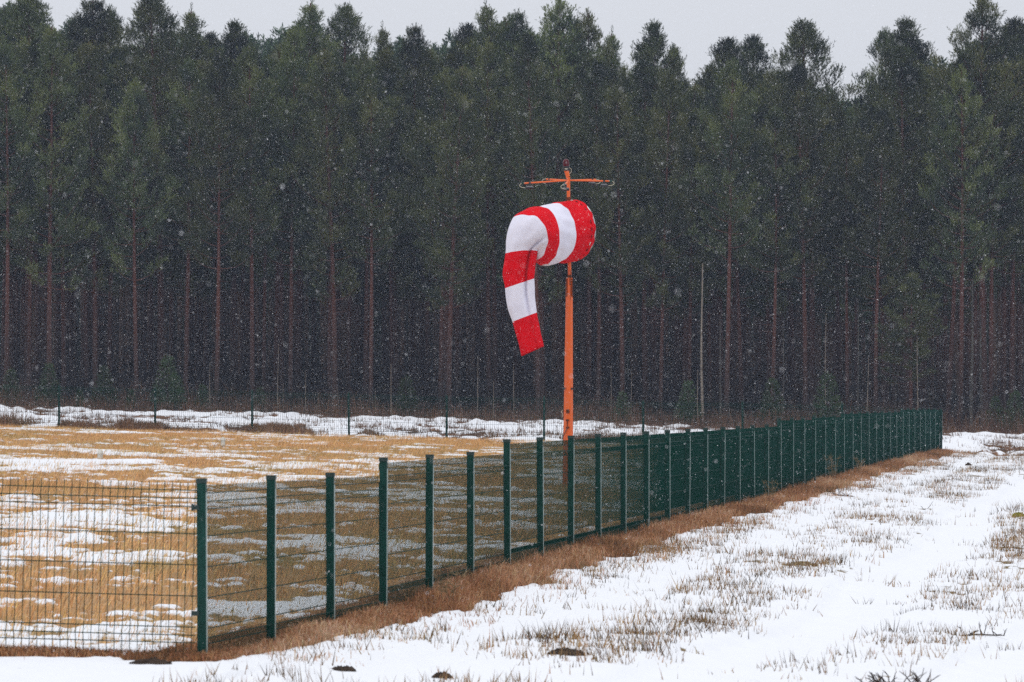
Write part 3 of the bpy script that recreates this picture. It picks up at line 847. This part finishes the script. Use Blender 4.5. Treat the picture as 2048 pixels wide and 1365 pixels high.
# ------------------------------------------------------------------ pines
def needle_tris(Pp, Dd, nb, blen, bw, spread, shootlen):
    """tufts: origins Pp, axis Dd -> blades"""
    n_ = len(Pp); Pp = np.repeat(Pp, nb, 0); Dd = np.repeat(Dd, nb, 0); N = n_ * nb
    t = rng.random(N)
    rv = rng.normal(0, 1, (N, 3)); rv -= (rv * Dd).sum(1, keepdims=True) * Dd; rv /= np.linalg.norm(rv, axis=1, keepdims=True) + 1e-9
    bd = Dd * 1.0 + rv * spread * rng.uniform(.4, 1.2, (N, 1)); bd /= np.linalg.norm(bd, axis=1, keepdims=True)
    base = Pp + Dd * (t * shootlen)[:, None]
    ln = blen * rng.uniform(.7, 1.2, N)
    sd_ = np.cross(bd, rng.normal(0, 1, (N, 3))); sd_ /= np.linalg.norm(sd_, axis=1, keepdims=True) + 1e-9
    sd_ *= bw / 2
    tip = base + bd * ln[:, None]
    V = np.stack([base - sd_ * .6, base + sd_ * .6, tip + sd_ * .5, tip - sd_ * .5], 1).reshape(-1, 3)
    return V, np.arange(N * 4).reshape(-1, 4), n_, nb

def make_pine(seed, H=16.0, base=.42, rad=1.75, top_sharp=1.0, dens=1.0, tall_spike=0.0):
    r = random.Random(seed)
    mb = MB()
    lean = [(0, 0)]; 
    ax = r.uniform(-.25, .25); ay = r.uniform(-.25, .25); ph = r.uniform(0, 6)
    def tx(z):
        t = z / H; return Vector((ax * math.sin(t * 3 + ph) - ax * math.sin(ph) , ay * math.sin(t * 2.4 + ph) - ay * math.sin(ph), z))
    n_ = 16
    mb.tube([tx(H * k / n_) for k in range(n_ + 1)], [.135 * (1 - .83 * (k / n_) ** 1.05) * (1.25 if k == 0 else 1) for k in range(n_ + 1)], 8)
    SP = []; SD = []
    z = H * base
    # dead stubs
    for k in range(16):
        zz = r.uniform(H * .18, H * base * 1.1); a = r.uniform(0, 6.28); ln = r.uniform(.2, 1.0)
        p = tx(zz); mb.tube([p, p + Vector((math.cos(a) * ln, math.sin(a) * ln, r.uniform(-.15, .12)))], [.013, .005], 3)
    while z < H - .25:
        t = (z / H - base) / (1 - base)
        prof = rad * (min(1, ((1 - t) / .38 + .01) ** (.80 * top_sharp))) * (.72 + .28 * min(1, t * 3 + .25))
        nbr = r.choice((3, 4, 4, 5)) if t > .12 else r.choice((1, 2, 3))
        a0 = r.uniform(0, 6.28)
        for q in range(nbr):
            a = a0 + q * 6.283 / nbr + r.uniform(-.45, .45)
            ln = min(prof * r.choice((.5, .75, .95, 1.1, 1.3)) * r.uniform(.85, 1.15), (H - z) * .50 + .08)
            el = R(-5 + 42 * t ** 1.4 + r.uniform(-12, 14))
            pts_ = [tx(z)]; d = Vector((math.cos(a) * math.cos(el), math.sin(a) * math.cos(el), math.sin(el)))
            seg = 5
            for j in range(seg):
                d = (d + Vector((r.uniform(-.15, .15), r.uniform(-.15, .15), .10 + .06 * j))).normalized(); pts_.append(pts_[-1] + d * ln / seg)
            mb.tube(pts_, [max(.008, .030 * (1 - t * .6)) * (1 - .8 * j / seg) for j in range(seg + 1)], 4, False)
            # side branchlets
            ns = int((5 + ln * 10.5) * dens)
            for j in range(ns):
                tt = 1 - (r.random() ** 1.35) * .78
                f = tt * seg; i0 = min(seg - 1, int(f)); p = pts_[i0].lerp(pts_[i0 + 1], f - i0); dd = (pts_[i0 + 1] - pts_[i0]).normalized()
                sd_ = Vector((r.gauss(0, 1), r.gauss(0, 1), r.gauss(.2, .32))); sd_ = (sd_ - dd * sd_.dot(dd)).normalized()
                bl = (.22 + .35 * ln * (1 - tt) * .8 + r.uniform(0, .2)) * min(1, .22 + prof * .55)
                bd = (dd * .8 + sd_ * .95 + Vector((0, 0, .25))).normalized(); e = p + bd * bl
                ns2 = 3 + int(bl * 7)
                for s2 in range(ns2):
                    g_ = (s2 + .6) / ns2; o_ = p.lerp(e, g_) + Vector((r.gauss(0, .05), r.gauss(0, .05), r.gauss(0, .04)))
                    v = (bd * .6 + Vector((r.gauss(0, .42), r.gauss(0, .42), r.gauss(.8, .3)))).normalized()
                    SP.append(tuple(o_)); SD.append(tuple(v))
            for s2 in range(3):
                v = (d + Vector((r.gauss(0, .3), r.gauss(0, .3), r.gauss(.5, .3)))).normalized(); SP.append(tuple(pts_[-1])); SD.append(tuple(v))
        z += r.uniform(.34, .66) if t < .8 else r.uniform(.22, .36)
    for k in range(24):
        p = tx(H - r.uniform(-.05, 1.1)); v = Vector((r.gauss(0, .42), r.gauss(0, .42), .9)).normalized(); SP.append(tuple(p)); SD.append(tuple(v))
    SP = np.array(SP); SD = np.array(SD)
    V, Fa, ns_, nb = needle_tris(SP, SD, 8, .095, .026, .60, .26)
    # tint per shoot, clumps lighter / darker
    cn = fbm(SP[:, 0] * 1.1 + SP[:, 2] * .35, SP[:, 1] * 1.1 + SP[:, 2] * 1.2, seed, 2)
    base_c = np.array([.060, .078, .032]); lite = np.array([.115, .128, .045]); dark = np.array([.026, .036, .024])
    cc = dark + (base_c - dark) * smooth(.25, .5, cn)[:, None] + (lite - base_c) * smooth(.5, .78, cn)[:, None]
    cc = cc * rng.uniform(.75, 1.3, (len(SP), 1))
    C = np.repeat(cc, nb * 4, 0)
    return mb, V, Fa, C

PINES = []
specs = [(101, .38, 1.9, 1.0, .95), (102, .33, 2.15, .8, .95), (103, .42, 2.05, .62, .95), (104, .32, 1.75, 1.25, .9), (105, .36, 2.2, .7, .9),
         (106, .46, 1.8, .9, .95), (107, .40, 2.05, 1.4, .7)]
for (sd_, ba, ra, ts, de) in specs:
    mb, V, Fa, C = make_pine(sd_, 16, ba, ra, ts, de)
    t = mb.build('trunk', M['bark'], None, True); cme = mesh_np('crown', V, Fa, M['needle'], col=C)
    PINES.append((t.data, cme.data))
    bpy.data.objects.remove(t); bpy.data.objects.remove(cme)

def place_pine(x, y, H, var, label, rz=None, group='pines of the forest', lean=0, wide=1.0, cat_='pine tree'):
    z = float(ground_base(x, y)) - .1
    t = thing('pine_tree', label, cat_, (x, y, z), rz if rz is not None else random.uniform(0, 6.28), group)
    k = H / 16; t.scale = (wide * k, wide * k, k)
    t.rotation_euler = (random.uniform(-.012, .012), lean, t.rotation_euler[2])
    for nm, me in zip(('trunk', 'crown'), PINES[var]):
        c = bpy.data.objects.new(nm, me); COL.objects.link(c); c.parent = t
    return t

ENV = [(-300, 40), (-100, 30), (0, 0), (100, 10), (115, 45), (165, 5), (250, 45), (262, 90), (320, 0), (385, 40), (415, 70), (430, 85), (470, 45), (500, 60), (545, 60), (597, 5), (640, 50), (675, 18), (725, 60), (735, 110), (782, 58), (822, 55), (860, 85),
       (915, 57), (950, 60), (990, 12), (1010, 40), (1030, 27), (1070, 60), (1123, 2), (1165, 27), (1180, 70), (1210, 65), (1240, 145), (1255, 100), (1308, 48), (1340, 90), (1360, 130), (1378, 165), (1390, 115), (1430, 85), (1483, 78), (1530, 120), (1538, 165),
       (1560, 100), (1622, 48), (1680, 95), (1700, 205), (1715, 130), (1773, 65), (1815, 40), (1850, 90), (1870, 125), (1890, 90), (1970, 0), (1995, 90), (2010, 50), (2060, 45), (2300, 60)]
ex = np.array([e[0] for e in ENV], float); ey = np.array([e[1] for e in ENV], float)
def env_top(px, slope=.75, reach=85):
    dx = np.arange(-reach, reach + 1, 5)
    return float(np.max(np.interp(px + dx, ex, ey) - slope * np.abs(dx)))
def HofY(px, py, D):
    x, y, z = wp(px, py, D); return z - float(ground_base(x, y)) + .1

# skyline trees: px, top row, distance, variant, width, label
SKY = [
    (55, -12, 197, 1, 1.0, 'tall dense pine at the far left edge of the skyline'),
    (165, 2, 203, 0, 1.0, 'pine with a pointed top second from the left on the skyline'),
    (222, 20, 206, 5, .8, 'narrow pine top just right of the second skyline pine'),
    (320, -2, 199, 1, 1.05, 'broad pine with a high crown above the second far fence post from the left'),
    (376, 20, 204, 3, .8, 'small pointed pine top right of the broad left pine'),
    (470, 44, 205, 0, .9, 'lower pine in the dip left of the third far fence post'),
    (597, 5, 201, 3, .95, 'pointed high pine between the third and fourth far fence posts'),
    (676, 17, 203, 1, .85, 'pine with a jagged tip above the fourth far fence post from the left'),
    (782, 57, 207, 3, .65, 'thin spire pine in the low stretch of skyline left of centre'),
    (822, 55, 208, 0, .7, 'second thin spire pine in the low stretch left of centre'),
    (915, 56, 205, 2, .8, 'round topped pine above the fifth far fence post'),
    (990, 12, 202, 3, .8, 'pointed pine left of the centre of the skyline'),
    (1030, 27, 205, 0, .75, 'pine top tucked beside the pointed pine at centre'),
    (1123, 1, 200, 6, 1.0, 'tallest pine with open upswept branches straight above the windsock'),
    (1170, 27, 204, 6, .8, 'open slanting pine top right above the windsock mast'),
    (1210, 66, 206, 3, .7, 'low slender pine right of the mast before the gap'),
    (1308, 48, 200, 0, .85, 'steep conical pine between two gaps right of the windsock'),
    (1350, 98, 205, 5, .6, 'small pine shoulder on the right of the conical pine'),
    (1437, 84, 202, 2, .95, 'broad flat topped pine, its left half, right of centre'),
    (1486, 79, 204, 2, .85, 'broad flat topped pine, its right half, right of centre'),
    (1622, 49, 200, 1, 1.0, 'large dome shaped pine above the tall fence posts on the right'),
    (1773, 65, 204, 5, .8, 'left shoulder pine of the pair near the right end'),
    (1817, 40, 200, 0, .95, 'pointed pine above the far end of the receding fence'),
    (1970, -8, 192, 6, .95, 'lone spiky pine with sparse open branches near the right edge'),
    (2025, 48, 199, 2, .95, 'dense round pine at the right edge of the skyline'),
    (-110, 30, 200, 4, 1, 'dense pine just beyond the left edge'), (2160, 50, 200, 1, 1, 'dense pine just beyond the right edge'),
]
random.seed(77)
placed = []
for (px, py, D, v, wd, lab) in SKY:
    x, y, _ = wp(px, 0, D); place_pine(x, y, HofY(px, py, D), v, lab, wide=wd * 1.2, group='pines standing up on the skyline'); placed.append((x, y))
# pines whose red trunks show at the edge
TR = [(12, .015, 'leftmost pine with a thin leaning reddish trunk'), (59, -.002, 'pine with a thick reddish trunk left of the first far fence post'), (128, -.02, 'pine with leaning orange trunk above the first far fence post'),
      (274, -.008, 'pine with a stout orange trunk just left of the second far fence post'), (370, .006, 'pine with a thin straight orange trunk right of the second far fence post'), (432, -.03, 'thin pine trunk leaning right between second and third far fence posts'),
      (505, -.012, 'pine with thick orange trunk straight above the third far fence post'), (660, .0, 'pine with dark reddish trunk left of the fourth far fence post'), (741, .004, 'slim pine trunk right of the fourth far fence post'),
      (880, .003, 'slim pine trunk left of the hanging windsock'), (1452, .02, 'pine with reddish trunk right of the tall pale birch'), (1610, .0, 'pine with dark red trunk above the middle of the receding fence'),
      (1695, .012, 'pine with dark red trunk above the last third of the receding fence'), (1752, .008, 'pine with red trunk right of the thin birch near the fence end'), (1893, .035, 'pine with red trunk leaning left above the fence end'),
      (1920, .008, 'straight red trunked pine just right of the fence end'), (1980, -.006, 'brightest orange trunked pine near the right edge'), (2022, .0, 'red trunked pine at the right edge')]
for k, (px, le, lab) in enumerate(TR):
    D = 190.5 + (k * 7 % 5) * .8; x, y, _ = wp(px, 0, D)
    top = max(env_top(px) + 15, 60) + random.uniform(0, 70)
    place_pine(x, y, HofY(px, top, D), (5, 2, 5, 6, 5, 2)[k % 6], lab, group='front pines with visible red trunks', lean=le, wide=.92); placed.append((x, y))
cnt = 0; tries = 0
while cnt < 185 and tries < 20000:
    tries += 1
    y = 190.5 + random.random() ** 1.1 * 36; x = random.uniform(-.122 * y, .122 * y)
    if any((x - a) ** 2 + (y - b_) ** 2 < 1.35 ** 2 for a, b_ in placed): continue
    px = 1024 + x * F / y; top = env_top(px) + random.uniform(0, 70) + 8
    place_pine(x, y, HofY(px, top, y), random.randrange(7), 'slender pine standing among many like it inside the forest', group='pines standing inside the forest', lean=random.uniform(-.015, .015), wide=random.uniform(.8, 1.05))
    placed.append((x, y)); cnt += 1

# the depth of the forest, reads as one mass
def forest_mass():
    TV = []; TF = []; n0 = 0; SPp = []; SDd = []
    r = np.random.default_rng(5)
    n_ = 1150
    Y = 227 + r.random(n_) ** .75 * 105; X = (r.random(n_) * 2 - 1) * .125 * Y
    for x, y in zip(X, Y):
        px = 1024 + x * F / y; top = env_top(px, .6, 100) + r.uniform(12, 80); H = HofY(px, top, y); zg = float(ground_base(x, y)) - .1
        rr = r.uniform(.09, .15); lx = r.normal(0, .012) * H
        ring = []
        for (zz, q) in ((0, 1), (H * .5, .7), (H * .95, .15)):
            for k in range(6):
                a = k * math.pi / 3; ring.append((x + lx * zz / H + rr * q * math.cos(a), y + rr * q * math.sin(a), zg + zz))
        TV += ring
        for lv in range(2):
            for k in range(6): TF.append((n0 + lv * 6 + k, n0 + lv * 6 + (k + 1) % 6, n0 + (lv + 1) * 6 + (k + 1) % 6, n0 + (lv + 1) * 6 + k))
        n0 += 18
        m_ = 300; t = r.random(m_) ** .85; lo = .03 if y > 280 else .34; zz = H * (lo + (1 - lo) * t); R_ = 1.6 * np.minimum(1, (1 - t) * 1.6 + .05) ** .8
        a = r.random(m_) * 6.283; q = np.sqrt(r.random(m_)) * R_
        SPp.append(np.stack([x + lx + q * np.cos(a), y + q * np.sin(a), zg + zz], 1))
        d = np.stack([np.cos(a) * .5, np.sin(a) * .5, r.uniform(.2, 1.1, m_)], 1); SDd.append(d / np.linalg.norm(d, axis=1, keepdims=True))
    SPp = np.concatenate(SPp); SDd = np.concatenate(SDd)
    V, Fa, ns_, nb = needle_tris(SPp, SDd, 6, .28, .085, 1.0, .22)
    C = np.repeat(np.array([.046, .068, .036]) * r.uniform(.6, 1.4, (len(SPp), 1)), nb * 4, 0)
    TV = np.array(TV)
    Vall = np.concatenate([V, TV]); Call = np.concatenate([C, np.tile(np.array([[.085, .046, .034]]), (len(TV), 1))])
    F2 = np.array(TF) + len(V)
    o = mesh_np('forest', Vall, [Fa, F2], M['needle'], col=Call)
    tag(o, 'dense mass of dark pines filling the depth of the forest', 'forest', kind='stuff')
forest_mass()

# shrub layer under the pines, closes the view between the trunks
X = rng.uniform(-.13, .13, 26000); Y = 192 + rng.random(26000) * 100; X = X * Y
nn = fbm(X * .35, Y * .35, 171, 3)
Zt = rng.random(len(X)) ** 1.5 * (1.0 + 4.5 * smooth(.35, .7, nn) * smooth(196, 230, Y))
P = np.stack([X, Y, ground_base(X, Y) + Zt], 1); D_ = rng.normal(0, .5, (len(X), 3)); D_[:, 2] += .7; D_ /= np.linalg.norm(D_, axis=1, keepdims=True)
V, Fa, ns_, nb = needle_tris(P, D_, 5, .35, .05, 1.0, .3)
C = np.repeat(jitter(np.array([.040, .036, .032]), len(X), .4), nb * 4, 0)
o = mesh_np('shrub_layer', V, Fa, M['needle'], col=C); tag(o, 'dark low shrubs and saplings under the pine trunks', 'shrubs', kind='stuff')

# ------------------------------------------------------------------ birches and young conifers at the forest edge
def birch(px, ybot, ytop, D, label, seed, thick=.022, lean=0.0, crown=True):
    r = random.Random(seed); x, y, _ = wp(px, 0, D); z = float(ground_base(x, y)) - .05
    H = HofY(px, ytop, D); t = thing('birch_tree', label, 'birch', (x, y, z), 0, 'thin pale birches at the forest edge')
    mb = MB(); pts_ = []; a = r.uniform(-.06, .06)
    for k in range(10):
        q = k / 9; pts_.append(Vector((lean * q * H + a * math.sin(q * 5 + seed) * H * .12, r.uniform(-.02, .02), H * q)))
    mb.tube(pts_, [thick * (1 - .7 * k / 9) for k in range(10)], 6); mb.build('trunk', M['greybark'] if thick > .03 and px != 1405 else M['birch'], t, True)
    mb = MB()
    for k in range(int(10 + H * 4)):
        q = r.uniform(.35, .98); p = pts_[int(q * 9)]; aa = r.uniform(0, 6.28); ln = r.uniform(.15, .55) * (1.2 - q) * min(1.6, H / 3)
        d = Vector((math.cos(aa) * .6, math.sin(aa) * .6, 1)).normalized(); e = p + d * ln; mb.tube([p, e, e + (d + Vector((r.uniform(-.4, .4), 0, -.2))).normalized() * ln * .5], [.006, .004, .002], 3)
    mb.build('twigs', M['twig'], t)
posts_w = ['first', 'second', 'third', 'fourth', 'fifth', 'sixth', 'seventh', 'eighth']
BI = [(420, 728, 188, .022, 'thin pale birch sapling between the second and third far fence posts'), (556, 690, 189, .020, 'thin grey birch sapling right of the third far fence post, nearest to it'), (566, 770, 188, .018, 'short pale sapling right of the third far fence post, behind another'),
      (611, 745, 188, .018, 'slim birch midway between third and fourth far fence posts'), (676, 776, 187, .018, 'short leaning birch sapling just left of the fourth far fence post'), (782, 730, 188, .024, 'pale straight birch midway between fourth and fifth far fence posts'),
      (751, 780, 188, .015, 'very short sapling right of the fourth far fence post'), (955, 715, 188, .018, 'grey birch sapling left of the bottom of the windsock'), (987, 765, 187, .018, 'short pale birch sapling under the windsock, left of the sixth fence post'),
      (1028, 735, 188, .020, 'crooked pale birch sapling just under the windsock tip'), (1222, 735, 188, .016, 'thin sapling just right of the orange mast'), (1262, 740, 188, .014, 'faint sapling second to the right of the orange mast'),
      (1395, 742, 187, .018, 'short orange tinted birch in front of the tall pale birch'), (1405, 530, 190.5, .070, 'tallest pale birch with a broken top, right of the windsock'), (1441, 640, 190, .055, 'grey straight birch right of the tall pale birch'),
      (1567, 660, 190, .040, 'pale birch above the tall posts of the receding fence'), (1652, 630, 189, .022, 'thin yellowish birch stem above the last third of the fence'), (1735, 715, 188, .024, 'pale short birch stem rising behind the fence near its end'),
      (1836, 680, 188, .026, 'slightly leaning birch stem behind the far end of the fence'), (1715, 600, 190, .05, 'grey green trunk rising behind the far third of the fence'), (1790, 620, 190, .05, 'grey trunk just left of the leaning birch stem'), (1943, 560, 190, .09, 'thick grey trunk right of the fence end'), (1963, 620, 190.5, .08, 'second thick grey trunk right of the fence end')]
for k, (px, yt, D, th, lab) in enumerate(BI):
    birch(px, 0, yt, D, lab, 200 + k, th * .85, random.uniform(-.01, .01))

def make_young(seed):
    r = random.Random(seed); mb = MB(); mb.tube([(0, 0, 0), (0, 0, 1.9)], [.03, .006], 5); SP = []; SD = []
    z = .12
    while z < 1.95:
        t = z / 2; L_ = .62 * (1 - t) + .07
        for q in range(7):
            a = r.uniform(0, 6.28); d = Vector((math.cos(a), math.sin(a), .35 + r.uniform(-.2, .3))).normalized()
            for s in range(max(2, int(L_ * 9))):
                SP.append(tuple(Vector((0, 0, z)) + d * L_ * (s + 1) / max(2, int(L_ * 9)))); SD.append(tuple((d + Vector((r.gauss(0, .4), r.gauss(0, .4), .5))).normalized()))
        z += .085
    for k in range(5): SP.append((0, 0, 1.85 + k * .03)); SD.append((0, 0, 1))
    V, Fa, a_, nb = needle_tris(np.array(SP), np.array(SD), 6, .10, .026, .8, .14)
    C = np.repeat(jitter(np.array([.042, .066, .026]), len(SP), .35), nb * 4, 0)
    t = mb.build('trunk', M['bark'], None); c = mesh_np('crown', V, Fa, M['needle'], col=C); d = (t.data, c.data)
    bpy.data.objects.remove(t); bpy.data.objects.remove(c); return d
YO = [make_young(301), make_young(302)]
YL = [(22, 745, 'young green pine at the left edge of the forest foot'), (98, 735, 'young pine just left of the first far fence post'), (160, 785, 'low bushy young pine right of the first far fence post'), (208, 740, 'tallest young green pine between first and second far fence posts'), (262, 785, 'low young pine left of the second far fence post'), (335, 722, 'dark young pine right of the second far fence post'), (352, 755, 'second young pine right of the second far fence post'),
      (405, 775, 'small young pine between second and third far fence posts'), (520, 780, 'small young pine just right of the third far fence post'), (812, 760, 'faint young pine between fourth and fifth far fence posts'), (1245, 790, 'low young pine right of the mast'), (1545, 765, 'young pine behind the middle of the receding fence'), (1655, 755, 'young pine behind the last third of the receding fence'),
      (1990, 800, 'young pine right of the fence end'), (2030, 790, 'young pine at the right edge'), (1376, 770, 'young pine left of the tall pale birch'), (-60, 750, 'young pine beyond the left edge')]
for k, (px, yt, lab) in enumerate(YL):
    D = 187.5 + (k * 3 % 5) * .5; x, y, _ = wp(px, 0, D); t = thing('young_pine', lab, 'young pine', (x, y, float(ground_base(x, y)) - .03), k * 1.3, 'young pines at the foot of the forest')
    H = HofY(px, yt, D); t.scale = (H / 2 * 1.0, H / 2 * 1.0, H / 2)
    for nm, me in zip(('trunk', 'crown'), YO[k % 2]):
        c = bpy.data.objects.new(nm, me); COL.objects.link(c); c.parent = t
# a mid height green pine right side (px 1830) among the trunks
x, y, _ = wp(1822, 0, 189.2); place_pine(x, y, HofY(1822, 545, 189.2), 3, 'smaller green pine in front of the trunks near the end of the fence', group='front pines with visible red trunks', wide=1.7)

# ------------------------------------------------------------------ falling snow
def snowfall(n_=520000):
    Y = (rng.random(n_) * (165 ** 3 - 9.0 ** 3) + 9.0 ** 3) ** (1 / 3.)
    X = rng.uniform(-.128, .128, n_) * Y; Z = HC + rng.uniform(-.062, .098, n_) * Y
    k = Z > ground_base(X, Y) + .03; X, Y, Z = X[k], Y[k], Z[k]; n_ = len(X)
    r = .0019 * np.exp(rng.normal(0, .34, n_)) * (.75 + .25 * np.minimum(Y / 60, 1.6))
    T = np.array([(1, 0, -.5), (-.6, .9, -.4), (-.5, -.9, -.3), (.1, 0, 1)]) 
    q = rng.uniform(-.35, .35, (n_, 4, 3))
    V = (np.stack([X, Y, Z], 1)[:, None, :] + (T[None] + q) * r[:, None, None]).reshape(-1, 3)
    b0 = np.arange(n_)[:, None, None] * 4
    Fa = (b0 + np.array([(0, 1, 3), (1, 2, 3), (2, 0, 3), (0, 2, 1)])[None]).reshape(-1, 3)
    o = mesh_np('falling_snow', V, Fa, M['flake']); tag(o, 'small snow flakes falling through the air everywhere', 'snow', kind='stuff')
snowfall()

# ------------------------------------------------------------------ haze of snowy air
HAZE = True
if HAZE:
    m = bpy.data.materials.new('snowy air'); m.use_nodes = True; n = m.node_tree; n.nodes.clear()
    om = n.nodes.new('ShaderNodeOutputMaterial'); pv = n.nodes.new('ShaderNodeVolumePrincipled')
    pv.inputs['Color'].default_value = (.64, .76, 1.0, 1); pv.inputs['Density'].default_value = .00042; pv.inputs['Anisotropy'].default_value = .3
    n.links.new(pv.outputs[0], om.inputs['Volume'])
    mb = MB(); mb.box((0, 150, 9), (130, 420, 26)); o = mb.build('haze', m); tag(o, 'thin pale air between the camera and the forest', 'haze', kind='stuff')
